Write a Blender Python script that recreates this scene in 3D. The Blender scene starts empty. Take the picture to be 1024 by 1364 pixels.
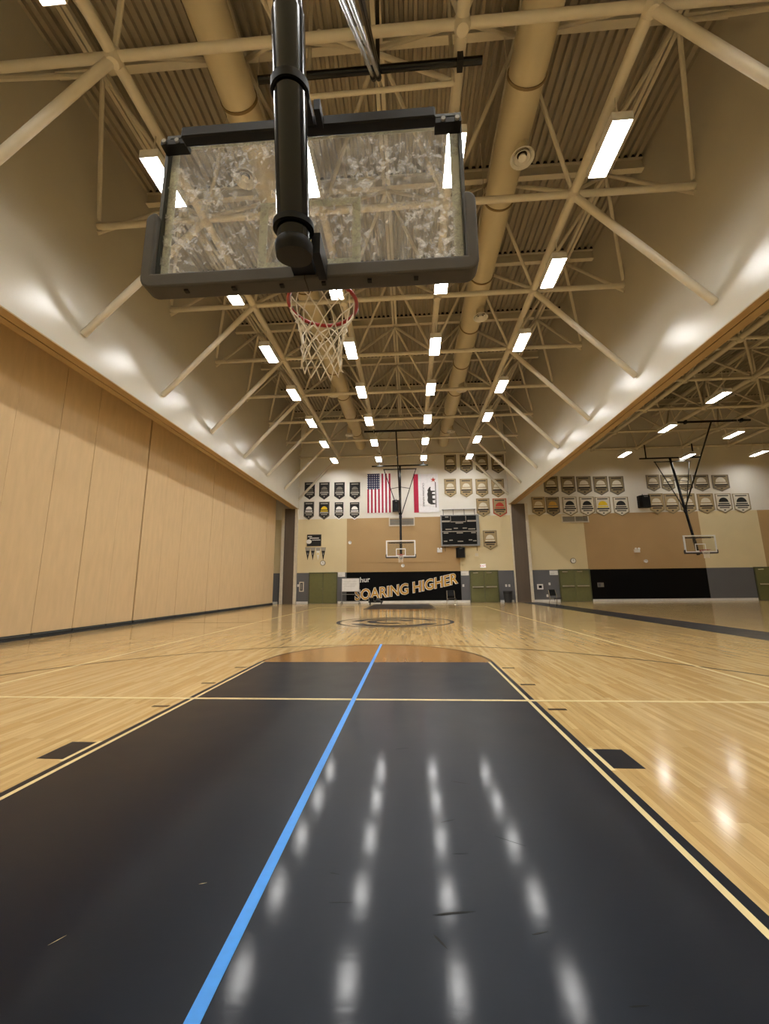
import bpy, math, random
from mathutils import Vector, Matrix

random.seed(7)
S = bpy.context.scene
COL = S.collection
PI = math.pi

# ------------------------------------------------------------------ camera
CAM = Vector((0.587, -0.776, 1.168))
FPX, YAW, PITCH, ROLL = 532.66, 0.06229, 0.18220, -0.01047
fw = Vector((-math.sin(YAW) * math.cos(PITCH), math.cos(YAW) * math.cos(PITCH), math.sin(PITCH)))
rt0 = Vector((math.cos(YAW), math.sin(YAW), 0))
up0 = rt0.cross(fw)
rt = rt0 * math.cos(ROLL) + up0 * math.sin(ROLL)
up = -rt0 * math.sin(ROLL) + up0 * math.cos(ROLL)
cd = bpy.data.cameras.new('camera')
cd.sensor_fit = 'VERTICAL'
cd.sensor_height = 36
cd.lens = FPX / 1364 * 36
cd.clip_start = 0.05
cd.clip_end = 200
cam = bpy.data.objects.new('camera', cd)
COL.objects.link(cam)
m = Matrix((rt, up, -fw)).transposed().to_4x4()
m.translation = CAM
cam.matrix_world = m
S.camera = cam


def hit(px, py, ax, v):
    d = fw + rt * ((px - 512) / FPX) - up * ((py - 682) / FPX)
    i = 'XYZ'.index(ax)
    return CAM + d * ((v - CAM[i]) / d[i])


# ------------------------------------------------------------------ world, exposure
w = bpy.data.worlds.new('world')
S.world = w
w.use_nodes = True
w.node_tree.nodes['Background'].inputs[0].default_value = (0.5, 0.45, 0.38, 1)
w.node_tree.nodes['Background'].inputs[1].default_value = 0.05
S.view_settings.view_transform = 'Standard'
S.view_settings.look = 'None'
S.view_settings.gamma = 1
S.view_settings.use_curve_mapping = False
S.view_settings.exposure = 0.0
LAMP = 68.0          # emission of the main bay tubes
LAMP_R = 46.0        # emission of the neighbouring bay tubes


# ------------------------------------------------------------------ materials
def lin(h):
    h = h.lstrip('#')
    o = []
    for i in (0, 2, 4):
        c = int(h[i:i + 2], 16) / 255
        o.append(c / 12.92 if c <= .04045 else ((c + .055) / 1.055) ** 2.4)
    return (*o, 1)


M = {}


def mat(name, col, rough=.6, metal=0., noise=.06, scale=6., bump=0., coat=0., stretch=(1, 1, 1), spec=.5, rvar=0.):
    """painted / plain surface with slight procedural colour variation"""
    mt = bpy.data.materials.new(name)
    mt.use_nodes = True
    nt = mt.node_tree
    b = nt.nodes['Principled BSDF']
    c = lin(col) if isinstance(col, str) else (*col, 1)
    b.inputs['Roughness'].default_value = rough
    b.inputs['Metallic'].default_value = metal
    b.inputs['Specular IOR Level'].default_value = spec
    b.inputs['Coat Weight'].default_value = coat
    b.inputs['Coat Roughness'].default_value = .08
    tc = nt.nodes.new('ShaderNodeTexCoord')
    mp = nt.nodes.new('ShaderNodeMapping')
    mp.inputs['Scale'].default_value = stretch
    nt.links.new(tc.outputs['Object'], mp.inputs[0])
    n = nt.nodes.new('ShaderNodeTexNoise')
    n.inputs['Scale'].default_value = scale
    n.inputs['Detail'].default_value = 4
    nt.links.new(mp.outputs[0], n.inputs['Vector'])
    r = nt.nodes.new('ShaderNodeValToRGB')
    r.color_ramp.elements[0].position = .3
    r.color_ramp.elements[1].position = .7
    r.color_ramp.elements[0].color = (*[max(0, x * (1 - noise)) for x in c[:3]], 1)
    r.color_ramp.elements[1].color = (*[min(1, x * (1 + noise)) for x in c[:3]], 1)
    nt.links.new(n.outputs['Fac'], r.inputs[0])
    nt.links.new(r.outputs[0], b.inputs['Base Color'])
    if rvar:
        mr = nt.nodes.new('ShaderNodeMapRange')
        mr.inputs['To Min'].default_value = max(.02, rough - rvar)
        mr.inputs['To Max'].default_value = rough + rvar
        nt.links.new(n.outputs['Fac'], mr.inputs[0])
        nt.links.new(mr.outputs[0], b.inputs['Roughness'])
    if bump:
        bp = nt.nodes.new('ShaderNodeBump')
        bp.inputs['Strength'].default_value = bump
        bp.inputs['Distance'].default_value = .01
        nt.links.new(n.outputs['Fac'], bp.inputs['Height'])
        nt.links.new(bp.outputs[0], b.inputs['Normal'])
    M[name] = mt
    return mt


def emis(name, col, st):
    mt = bpy.data.materials.new(name)
    mt.use_nodes = True
    b = mt.node_tree.nodes['Principled BSDF']
    b.inputs['Base Color'].default_value = (.8, .8, .8, 1)
    b.inputs['Emission Color'].default_value = (*col, 1)
    b.inputs['Emission Strength'].default_value = st
    M[name] = mt


def wood_mat(name, c1, c2, rough, strips=True):
    """maple strip floor, boards along Y"""
    mt = bpy.data.materials.new(name)
    mt.use_nodes = True
    nt = mt.node_tree
    L = nt.links.new
    b = nt.nodes['Principled BSDF']
    tc = nt.nodes.new('ShaderNodeTexCoord')
    sep = nt.nodes.new('ShaderNodeSeparateXYZ')
    L(tc.outputs['Object'], sep.inputs[0])
    comb = nt.nodes.new('ShaderNodeCombineXYZ')
    L(sep.outputs['Y'], comb.inputs['X'])
    L(sep.outputs['X'], comb.inputs['Y'])
    br = nt.nodes.new('ShaderNodeTexBrick')
    br.offset = .37
    br.inputs['Scale'].default_value = 1
    br.inputs['Brick Width'].default_value = .95
    br.inputs['Row Height'].default_value = .057
    br.inputs['Mortar Size'].default_value = .0007
    br.inputs['Mortar Smooth'].default_value = .2
    br.inputs['Color1'].default_value = lin(c1)
    br.inputs['Color2'].default_value = lin(c2)
    br.inputs['Mortar'].default_value = (*[x * .55 for x in lin(c2)[:3]], 1)
    L(comb.outputs[0], br.inputs['Vector'])
    mp = nt.nodes.new('ShaderNodeMapping')
    mp.inputs['Scale'].default_value = (9, .6, 1)
    L(tc.outputs['Object'], mp.inputs[0])
    n = nt.nodes.new('ShaderNodeTexNoise')
    n.inputs['Scale'].default_value = 3
    n.inputs['Detail'].default_value = 6
    n.inputs['Roughness'].default_value = .65
    L(mp.outputs[0], n.inputs['Vector'])
    ramp = nt.nodes.new('ShaderNodeValToRGB')
    ramp.color_ramp.elements[0].position = .32
    ramp.color_ramp.elements[1].position = .72
    ramp.color_ramp.elements[0].color = (.80, .77, .72, 1)
    ramp.color_ramp.elements[1].color = (1.08, 1.07, 1.05, 1)
    L(n.outputs['Fac'], ramp.inputs[0])
    mx = nt.nodes.new('ShaderNodeMix')
    mx.data_type = 'RGBA'
    mx.blend_type = 'MULTIPLY'
    mx.inputs['Factor'].default_value = 1
    L(br.outputs['Color'], mx.inputs['A'])
    L(ramp.outputs[0], mx.inputs['B'])
    L(mx.outputs['Result'], b.inputs['Base Color'])
    n2 = nt.nodes.new('ShaderNodeTexNoise')
    n2.inputs['Scale'].default_value = 1.3
    n2.inputs['Detail'].default_value = 5
    L(tc.outputs['Object'], n2.inputs['Vector'])
    mr = nt.nodes.new('ShaderNodeMapRange')
    mr.inputs['To Min'].default_value = rough - .05
    mr.inputs['To Max'].default_value = rough + .06
    L(n2.outputs['Fac'], mr.inputs[0])
    L(mr.outputs[0], b.inputs['Roughness'])
    b.inputs['Specular IOR Level'].default_value = .5
    M[name] = mt


def key_paint(name, col, rough):
    """glossy black court paint with faint scuffs"""
    mt = mat(name, col, rough, noise=.12, scale=2.2, rvar=.05)
    nt = mt.node_tree
    L = nt.links.new
    b = nt.nodes['Principled BSDF']
    tc = nt.nodes.new('ShaderNodeTexCoord')
    mp = nt.nodes.new('ShaderNodeMapping')
    mp.inputs['Scale'].default_value = (1, 3.2, 1)
    mp.inputs['Rotation'].default_value = (0, 0, .35)
    L(tc.outputs['Object'], mp.inputs[0])
    n = nt.nodes.new('ShaderNodeTexNoise')
    n.inputs['Scale'].default_value = 5
    n.inputs['Detail'].default_value = 8
    n.inputs['Roughness'].default_value = .7
    L(mp.outputs[0], n.inputs['Vector'])
    bp = nt.nodes.new('ShaderNodeBump')
    b.inputs['Specular IOR Level'].default_value = .12
    b.inputs['Specular Tint'].default_value = (.8, .9, 1, 1)
    b.inputs['Coat Weight'].default_value = .17
    b.inputs['Coat Roughness'].default_value = .08
    bp.inputs['Strength'].default_value = .09
    bp.inputs['Distance'].default_value = .003
    L(n.outputs['Fac'], bp.inputs['Height'])
    L(bp.outputs[0], b.inputs['Normal'])
    L(bp.outputs[0], b.inputs['Coat Normal'])


def glass_mat(name, amp, haze):
    """scuffed backboard glass: clear with dull white smudges"""
    mt = bpy.data.materials.new(name)
    mt.use_nodes = True
    nt = mt.node_tree
    L = nt.links.new
    nt.nodes.remove(nt.nodes['Principled BSDF'])
    out = nt.nodes['Material Output']
    tr = nt.nodes.new('ShaderNodeBsdfTransparent')
    tr.inputs[0].default_value = (.955, .965, .96, 1)
    gl = nt.nodes.new('ShaderNodeBsdfGlossy')
    gl.inputs['Roughness'].default_value = .03
    lw = nt.nodes.new('ShaderNodeLayerWeight')
    pw = nt.nodes.new('ShaderNodeMath')
    pw.operation = 'POWER'
    pw.inputs[1].default_value = 4
    L(lw.outputs['Facing'], pw.inputs[0])
    fr = nt.nodes.new('ShaderNodeMath')
    fr.operation = 'MULTIPLY_ADD'
    fr.inputs[1].default_value = .5
    fr.inputs[2].default_value = .03
    L(pw.outputs[0], fr.inputs[0])
    m1 = nt.nodes.new('ShaderNodeMixShader')
    L(fr.outputs[0], m1.inputs[0])
    L(tr.outputs[0], m1.inputs[1])
    L(gl.outputs[0], m1.inputs[2])
    tl = nt.nodes.new('ShaderNodeBsdfTranslucent')
    tl.inputs[0].default_value = (.97, .98, .98, 1)
    df = nt.nodes.new('ShaderNodeBsdfDiffuse')
    df.inputs[0].default_value = (.97, .98, .98, 1)
    m2 = nt.nodes.new('ShaderNodeMixShader')
    m2.inputs[0].default_value = .4
    L(tl.outputs[0], m2.inputs[1])
    L(df.outputs[0], m2.inputs[2])
    tc = nt.nodes.new('ShaderNodeTexCoord')
    big = nt.nodes.new('ShaderNodeTexNoise')
    big.inputs['Scale'].default_value = 3.2
    big.inputs['Detail'].default_value = 3
    L(tc.outputs['Object'], big.inputs['Vector'])
    sm = nt.nodes.new('ShaderNodeTexNoise')
    sm.inputs['Scale'].default_value = 22
    sm.inputs['Detail'].default_value = 10
    sm.inputs['Roughness'].default_value = .75
    sm.inputs['Distortion'].default_value = .35
    L(tc.outputs['Object'], sm.inputs['Vector'])
    r1 = nt.nodes.new('ShaderNodeMapRange')
    r1.inputs['From Min'].default_value = .34
    r1.inputs['From Max'].default_value = .60
    L(big.outputs['Fac'], r1.inputs[0])
    r2 = nt.nodes.new('ShaderNodeMapRange')
    r2.inputs['From Min'].default_value = .48
    r2.inputs['From Max'].default_value = .66
    L(sm.outputs['Fac'], r2.inputs[0])
    mu = nt.nodes.new('ShaderNodeMath')
    mu.operation = 'MULTIPLY'
    L(r1.outputs[0], mu.inputs[0])
    L(r2.outputs[0], mu.inputs[1])
    ma = nt.nodes.new('ShaderNodeMath')
    ma.operation = 'MULTIPLY_ADD'
    ma.inputs[1].default_value = amp
    ma.inputs[2].default_value = haze
    L(mu.outputs[0], ma.inputs[0])
    m3 = nt.nodes.new('ShaderNodeMixShader')
    L(ma.outputs[0], m3.inputs[0])
    L(m1.outputs[0], m3.inputs[1])
    L(m2.outputs[0], m3.inputs[2])
    L(m3.outputs[0], out.inputs[0])
    M[name] = mt


def stripes_mat(name, stars):
    """flag cloth: plain colours come from geometry, this is the canton with rows of small stars"""
    mt = mat(name, '#232748', .8)
    nt = mt.node_tree
    L = nt.links.new
    b = nt.nodes['Principled BSDF']
    tc = nt.nodes.new('ShaderNodeTexCoord')
    vo = nt.nodes.new('ShaderNodeTexVoronoi')
    vo.inputs['Scale'].default_value = stars
    vo.inputs['Randomness'].default_value = 0
    L(tc.outputs['Object'], vo.inputs['Vector'])
    lt = nt.nodes.new('ShaderNodeMath')
    lt.operation = 'LESS_THAN'
    lt.inputs[1].default_value = .25
    L(vo.outputs['Distance'], lt.inputs[0])
    mx = nt.nodes.new('ShaderNodeMix')
    mx.data_type = 'RGBA'
    mx.inputs['A'].default_value = lin('#23274a')
    mx.inputs['B'].default_value = lin('#d8d8dc')
    L(lt.outputs[0], mx.inputs['Factor'])
    L(mx.outputs['Result'], b.inputs['Base Color'])


wood_mat('maple', '#d4b884', '#bd9c66', .12)
wood_mat('maple_stained', '#a87c48', '#9c713e', .14)
key_paint('court_black', '#10151f', .36)
mat('scuff_rubber', '#060607', .6, spec=.15)
mat('court_cream', '#e6d3a0', .22, noise=.03)
mat('line_brown', '#33231a', .22)
mat('tape_blue', '#2f8fe8', .45, noise=.04, scale=30)
mat('paint_white', '#e4e0d6', .75, scale=.7, noise=.02)
mat('paint_upper', '#c5bfae', .25, scale=1.3, noise=.02, bump=.5, spec=.6)
mat('paint_cream', '#dacba2', .7, scale=.8, noise=.03)
mat('paint_tan', '#ae9064', .7, scale=.8, noise=.03)
mat('paint_grey', '#5f6064', .6, scale=1., noise=.04)
mat('paint_black', '#030304', .6, noise=.1, spec=.12)
mat('door_green', '#65663e', .45, noise=.05)
mat('door_frame_green', '#4e5034', .45)
mat('base_white', '#d8d8d4', .5)
mat('jamb_brown', '#5e5246', .6, noise=.08, scale=2, stretch=(3, 3, .3))
mat('trim_pale', '#d9d0bd', .55)
mat('header_tan', '#ad9266', .55, noise=.08, stretch=(6, .5, 6))
mat('dark_gap', '#1c150f', .8)
mat('steel_cream', '#d3cbb8', .42, noise=.05, scale=3)
mat('deck_cream', '#a39a88', .5, noise=.05, scale=1.5)
mat('duct_cream', '#c9bd9f', .45, noise=.04, scale=2)
mat('duct_seam', '#7d6740', .6)
mat('panel_cloth', '#d2b78e', .85, noise=.05, scale=2.2, bump=.15, stretch=(1, 3, .6))
mat('seal_rubber', '#2b2f33', .5, noise=.15)
mat('seal_metal', '#5d666b', .35, metal=.6)
mat('black_steel', '#020203', .17, noise=.1, spec=.32)
mat('black_matt', '#060608', .5, spec=.25)
mat('pad_charcoal', '#454240', .6, noise=.05, scale=20)
mat('frame_dark', '#2e3232', .4)
mat('galvanised', '#c8ccce', .22, metal=.9)
mat('white_gloss', '#e8e8e6', .4)
mat('border_pale', '#c3c5be', .6)
mat('rim_red', '#98221b', .35)
mat('net_white', '#eee7da', .8)
mat('screen_black', '#040405', .4, spec=.2)
mat('case_grey', '#8c8d8c', .4, metal=.3)
mat('bin_grey', '#2c2e31', .55)
mat('banner_black', '#171514', .8, noise=.2)
mat('banner_tan', '#a6926c', .8, noise=.1)
mat('banner_pale', '#d9d2c0', .8, noise=.06)
mat('banner_grey', '#6e675c', .8, noise=.1)
mat('ink_grey', '#9d978c', .8)
mat('ink_dark', '#2a2622', .8)
mat('ink_white', '#f0eee8', .8)
mat('ink_yellow', '#e8c81e', .8)
mat('ink_gold', '#c99b3c', .6)
mat('ink_red', '#b0382a', .8)
mat('flag_red', '#a5173a', .8)
mat('flag_white', '#eceaec', .8)
mat('cloth_brown', '#8a7b5c', .8)
stripes_mat('canton', 6.2)
glass_mat('board_glass', .62, .05)
glass_mat('clear_glass', .05, .02)
mat('vent_grey', '#7f7c74', .5)
emis('tube_light', (1, .99, .97), LAMP)
emis('tube_light_right', (1, .98, .94), LAMP_R)
emis('exit_face', (1, .92, .86), .7)
mat('lamp_white', '#e9e7e1', .35)


# ------------------------------------------------------------------ geometry helpers
class MB:
    def __init__(self):
        self.v, self.f = [], []

    def box(self, a, b):
        x0, y0, z0 = [min(p, q) for p, q in zip(a, b)]
        x1, y1, z1 = [max(p, q) for p, q in zip(a, b)]
        o = len(self.v)
        self.v += [(x0, y0, z0), (x1, y0, z0), (x1, y1, z0), (x0, y1, z0), (x0, y0, z1), (x1, y0, z1), (x1, y1, z1), (x0, y1, z1)]
        self.f += [tuple(o + i for i in q) for q in ((0, 3, 2, 1), (4, 5, 6, 7), (0, 1, 5, 4), (1, 2, 6, 5), (2, 3, 7, 6), (3, 0, 4, 7))]
        return self

    def tube(self, p, q, r, n=12, r2=None, cap=True):
        p, q = Vector(p), Vector(q)
        r2 = r if r2 is None else r2
        z = (q - p).normalized()
        x = z.orthogonal().normalized()
        y = z.cross(x)
        o = len(self.v)
        for c, rr in ((p, r), (q, r2)):
            for i in range(n):
                a = 2 * PI * i / n
                self.v.append(tuple(c + (x * math.cos(a) + y * math.sin(a)) * rr))
        for i in range(n):
            j = (i + 1) % n
            self.f.append((o + i, o + j, o + n + j, o + n + i))
        if cap:
            self.f.append(tuple(o + i for i in range(n))[::-1])
            self.f.append(tuple(o + n + i for i in range(n)))
        return self

    def path(self, pts, r, n=6, closed=False):
        """tube through points"""
        pts = [Vector(p) for p in pts]
        N = len(pts)
        o = len(self.v)
        for k, c in enumerate(pts):
            if closed:
                t = pts[(k + 1) % N] - pts[k - 1]
            else:
                t = pts[min(k + 1, N - 1)] - pts[max(k - 1, 0)]
            t.normalize()
            ref = Vector((0, 0, 1)) if abs(t.z) < .95 else Vector((0, 1, 0))
            x = t.cross(ref).normalized()
            y = t.cross(x)
            for i in range(n):
                a = 2 * PI * i / n
                self.v.append(tuple(c + (x * math.cos(a) + y * math.sin(a)) * r))
        for k in range(N if closed else N - 1):
            k2 = (k + 1) % N
            for i in range(n):
                j = (i + 1) % n
                self.f.append((o + k * n + i, o + k * n + j, o + k2 * n + j, o + k2 * n + i))
        return self

    def lathe(self, prof, c, ax=(0, 0, 1), n=24):
        """prof: list of (radius, height)"""
        c = Vector(c)
        z = Vector(ax).normalized()
        x = z.orthogonal().normalized()
        y = z.cross(x)
        o = len(self.v)
        for r, h in prof:
            for i in range(n):
                a = 2 * PI * i / n
                self.v.append(tuple(c + z * h + (x * math.cos(a) + y * math.sin(a)) * max(r, 1e-4)))
        for k in range(len(prof) - 1):
            for i in range(n):
                j = (i + 1) % n
                self.f.append((o + k * n + i, o + k * n + j, o + (k + 1) * n + j, o + (k + 1) * n + i))
        return self

    def prism(self, poly, a, b, plane='XZ'):
        """extrude a 2-D outline between a and b along the third axis"""
        o = len(self.v)
        n = len(poly)
        for t in (a, b):
            for u, w_ in poly:
                self.v.append((u, t, w_) if plane == 'XZ' else ((u, w_, t) if plane == 'XY' else (t, u, w_)))
        self.f.append(tuple(o + i for i in range(n)))
        self.f.append(tuple(o + n + i for i in range(n))[::-1])
        for i in range(n):
            j = (i + 1) % n
            self.f.append((o + i, o + n + i, o + n + j, o + j))
        return self

    def mesh(self, name, mt, smooth=False):
        me = bpy.data.meshes.new(name)
        me.from_pydata(self.v, [], self.f)
        me.validate()
        import bmesh
        bm = bmesh.new()
        bm.from_mesh(me)
        bmesh.ops.recalc_face_normals(bm, faces=bm.faces)
        bm.to_mesh(me)
        bm.free()
        if mt:
            me.materials.append(M[mt])
        if smooth:
            for p_ in me.polygons:
                p_.use_smooth = True
            try:
                me.set_sharp_from_angle(angle=.7)
            except Exception:
                pass
        return me

    def build(self, name, mt, parent=None, smooth=False, loc=None):
        return link(name, self.mesh(name, mt, smooth), parent, loc)


def link(name, me, parent=None, loc=None):
    o = bpy.data.objects.new(name, me)
    COL.objects.link(o)
    if parent is not None:
        o.parent = parent
    if loc is not None:
        o.location = loc
    return o


def tag(o, label, cat, group=None):
    o['label'] = label
    o['category'] = cat
    if group:
        o['group'] = group
    return o


def thing(name, label, cat, loc=(0, 0, 0), rz=0., group=None):
    o = bpy.data.objects.new(name, None)
    o.empty_display_size = .1
    COL.objects.link(o)
    o.location = loc
    o.rotation_euler = (0, 0, rz)
    return tag(o, label, cat, group)


def struct(o):
    o['kind'] = 'structure'
    return o


CACHE = {}


def strut(name, p, q, r, mt, parent, n=10, off=(0, 0, 0)):
    """straight round tube as its own object; equal lengths share one mesh"""
    p, q = Vector(p) - Vector(off), Vector(q) - Vector(off)
    L = (q - p).length
    k = (round(L, 3), r, mt, n)
    if k not in CACHE:
        CACHE[k] = MB().tube((0, 0, 0), (0, 0, L), r, n).mesh(name, mt, True)
    o = link(name, CACHE[k], parent)
    o.rotation_mode = 'QUATERNION'
    o.rotation_quaternion = (q - p).to_track_quat('Z', 'Y')
    o.location = p
    return o


def copy_tree(o, parent=None):
    c = o.copy()
    COL.objects.link(c)
    c.parent = parent
    for ch in list(o.children):
        copy_tree(ch, c)
    return c


def text_mesh(name, body, size, mt, extrude=.004, offset=0., align='CENTER'):
    cu = bpy.data.curves.new(name, 'FONT')
    cu.body = body
    cu.size = size
    cu.extrude = extrude
    cu.offset = offset
    cu.align_x = align
    cu.resolution_u = 3
    ob = bpy.data.objects.new(name, cu)
    COL.objects.link(ob)
    bpy.context.view_layer.update()
    me = bpy.data.meshes.new_from_object(ob.evaluated_get(bpy.context.evaluated_depsgraph_get()))
    bpy.data.objects.remove(ob)
    bpy.data.curves.remove(cu)
    me.materials.clear()
    me.materials.append(M[mt])
    return me


# ------------------------------------------------------------------ the room
YF, YN = 27.0, -1.4              # far and near walls
XL, XR = -7.30, 7.50             # faces of the two headers of the main bay
XR2, XE = 7.97, 27.5             # neighbouring bay
ZS, ZD = 6.65, 13.2              # header underside, roof deck
XP = -8.55                       # face of the closed folding partition

floor = struct(MB().box((-10, YN - .3, -.2), (XE, YF, 0)).build('floor', 'maple'))


def decal(name, poly, z, mt):
    return MB().prism(poly, 0.0, z, 'XY').build(name, mt, floor)


def rect(x0, x1, y0, y1):
    return [(x0, y0), (x1, y0), (x1, y1), (x0, y1)]


def arc_band(cx, cy, r, wd, a0, a1, n=64):
    o = []
    for i in range(n + 1):
        a = a0 + (a1 - a0) * i / n
        o.append((cx + (r + wd / 2) * math.cos(a), cy + (r + wd / 2) * math.sin(a)))
    for i in range(n, -1, -1):
        a = a0 + (a1 - a0) * i / n
        o.append((cx + (r - wd / 2) * math.cos(a), cy + (r - wd / 2) * math.sin(a)))
    return o


def band_mesh(name, cx, cy, r, wd, a0, a1, z, mt, n=72):
    b = MB()
    for i in range(n):
        t0, t1 = a0 + (a1 - a0) * i / n, a0 + (a1 - a0) * (i + 1) / n
        q = [(cx + rr * math.cos(t), cy + rr * math.sin(t), z) for rr, t in ((r - wd / 2, t0), (r + wd / 2, t0), (r + wd / 2, t1), (r - wd / 2, t1))]
        o = len(b.v)
        b.v += q
        b.f.append((o, o + 1, o + 2, o + 3))
    return b.build(name, mt, floor)


def court_end(s, base):
    """key, lane lines, arcs of one end; s = +1 towards +Y"""
    Y = lambda d: base + s * d

    def R(x0, x1, d0, d1):
        return rect(x0, x1, min(Y(d0), Y(d1)), max(Y(d0), Y(d1)))
    decal('painted_key', R(-1.745, 1.745, .05, 5.74), .0012, 'court_black')
    for sx in (-1, 1):
        decal('lane_stripe', R(min(sx * 1.745, sx * 1.778), max(sx * 1.745, sx * 1.778), .0, 5.78), .0014, 'court_cream')
        decal('lane_line', R(min(sx * 1.778, sx * 1.829), max(sx * 1.778, sx * 1.829), .0, 5.79), .0016, 'court_black')
        decal('lane_block', R(min(sx * 1.86, sx * 2.06), max(sx * 1.86, sx * 2.06), 2.134, 2.438), .0016, 'court_black')
        decal('block_edge', R(min(sx * 1.829, sx * 1.86), max(sx * 1.829, sx * 1.86), 2.10, 2.46), .0014, 'court_cream')
        for d in (3.353, 4.318, 5.283):
            decal('lane_mark', R(min(sx * 1.86, sx * 2.03), max(sx * 1.86, sx * 2.03), d, d + .05), .0016, 'line_brown')
    # free throw semicircle, stained inside
    a0, a1 = (0, PI) if s > 0 else (PI, 2 * PI)
    pts = [(1.8 * math.cos(a0 + (a1 - a0) * i / 40), Y(5.78) + 1.8 * math.sin(a0 + (a1 - a0) * i / 40)) for i in range(41)]
    decal('free_throw_circle', pts, .001, 'maple_stained')
    decal('free_throw_line', R(-1.745, 1.745, 5.74, 5.79), .0014, 'maple_stained')
    band_mesh('free_throw_arc', 0, Y(5.78), 1.80, .05, a0, a1, .002, 'line_brown')
    cy = Y(1.6)
    band_mesh('three_point_arc', 0, cy, 5.995, .05, a0, a1, .0018, 'line_brown', 120)
    for sx in (-1, 1):
        decal('three_point_side', R(sx * 5.995 - .025, sx * 5.995 + .025, 0, 1.6), .0018, 'line_brown')
    decal('baseline', R(-7.62, 7.62, -.05, 0), .0018, 'line_brown')


court_end(1, 0)
court_end(-1, 25.6)
for y in (3.64, 21.9):
    decal('volleyball_end_line', rect(-4.6, 4.6, y, y + .05), .0022, 'court_cream')
for x in (-4.6, 4.6):
    decal('volleyball_side_line', rect(x - .02, x + .02, 3.69, 21.9), .0020, 'court_cream')
decal('half_court_line', rect(-7.62, 7.62, 12.775, 12.825), .0016, 'line_brown')
band_mesh('centre_circle', .05, 12.8, 1.86, .12, 0, 2 * PI, .0022, 'court_black', 96)
# dark sweeping emblem inside the centre circle
for k, (r0, x0, y0, wd, t0, t1) in enumerate(((1.3, .05, 12.8, .34, .3, 3.0), (1.25, .05, 12.6, .4, 3.5, 5.9), (.62, -.1, 12.85, .3, .2, 5.2))):
    band_mesh('centre_emblem', x0, y0, r0, wd, t0, t1, .0026 + k * .0002, 'court_black', 40)
decal('painted_side_strip', rect(7.75, 8.95, YN, 26.6), .0012, 'court_black')
# rubber scuffs and scratches left on the key
rs = random.Random(11)
for x0, y0, ang, ln, wd in ((.72, .92, .15, .16, .012), (.66, .80, -.9, .07, .008), (1.0, .85, .25, .06, .006), (.3, .95, .05, .09, .004), (.78, 1.25, .05, .07, .005), (.75, 1.5, .4, .08, .005), (1.02, 1.35, -.5, .14, .005),
                            (1.2, .62, .1, .06, .005), (.25, 1.1, -.2, .05, .005), (.86, 1.9, -.3, .12, .005), (.5, 2.4, .2, .1, .005)):
    c_, s_ = math.cos(ang), math.sin(ang)
    q = [(x0 + u * ln * c_ - v * wd * s_, y0 + u * ln * s_ + v * wd * c_) for u, v in ((-.5, 0), (-.2, .5), (.3, .35), (.5, 0), (.2, -.4), (-.3, -.5))]
    decal('scuff_mark', q, .0016, 'scuff_rubber')
for x0, y0, ang, ln in ((-.63, .74, .95, .05), (-.27, 1.02, .3, .03)):
    c_, s_ = math.cos(ang), math.sin(ang)
    q = [(x0 + u * ln * c_ - v * .0025 * s_, y0 + u * ln * s_ + v * .0025 * c_) for u, v in ((-.5, 0), (0, .5), (.5, 0), (0, -.5))]
    decal('scratch', q, .0016, 'court_cream')
tape = MB().box((-.056, -.4, .0024), (-.010, 7.66, .0034)).build('floor_tape', 'tape_blue')
tag(tape, 'long strip of blue tape stuck along the black painted key', 'tape')

# far wall: one slab, painted zones as separate faces
xs = [-10, -3.82, 4.0, 12.45, 19.97, 23.75, XE]
zs = [0, 2.1, 5.88, ZD + .3]
zone = [['paint_grey', 'paint_black', 'paint_grey', 'paint_black', 'paint_grey', 'paint_grey'],
        ['paint_cream', 'paint_tan', 'paint_cream', 'paint_tan', 'paint_cream', 'paint_tan'],
        ['paint_white'] * 6]
wv, wf, wi = [], [], []
wm = ['paint_grey', 'paint_black', 'paint_cream', 'paint_tan', 'paint_white']
for j in range(3):
    for i in range(6):
        o = len(wv)
        wv += [(xs[i], YF, zs[j]), (xs[i + 1], YF, zs[j]), (xs[i + 1], YF, zs[j + 1]), (xs[i], YF, zs[j + 1])]
        wf.append((o, o + 1, o + 2, o + 3))
        wi.append(wm.index(zone[j][i]))
o = len(wv)
wv += [(-10, YF + .3, 0), (XE, YF + .3, 0), (XE, YF + .3, ZD + .3), (-10, YF + .3, ZD + .3)]
wf.append((o + 3, o + 2, o + 1, o))
wi.append(4)
for q in (((-10, YF, 0), (-10, YF + .3, 0), (-10, YF + .3, ZD + .3), (-10, YF, ZD + .3)), ((XE, YF, 0), (XE, YF, ZD + .3), (XE, YF + .3, ZD + .3), (XE, YF + .3, 0)),
          ((-10, YF, 0), (XE, YF, 0), (XE, YF + .3, 0), (-10, YF + .3, 0)), ((-10, YF, ZD + .3), (-10, YF + .3, ZD + .3), (XE, YF + .3, ZD + .3), (XE, YF, ZD + .3))):
    o = len(wv)
    wv += list(q)
    wf.append((o, o + 1, o + 2, o + 3))
    wi.append(4)
me = bpy.data.meshes.new('wall_far')
me.from_pydata(wv, [], wf)
for n_ in wm:
    me.materials.append(M[n_])
for p_, k in zip(me.polygons, wi):
    p_.material_index = k
wall_far = struct(link('wall_far', me))

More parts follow.
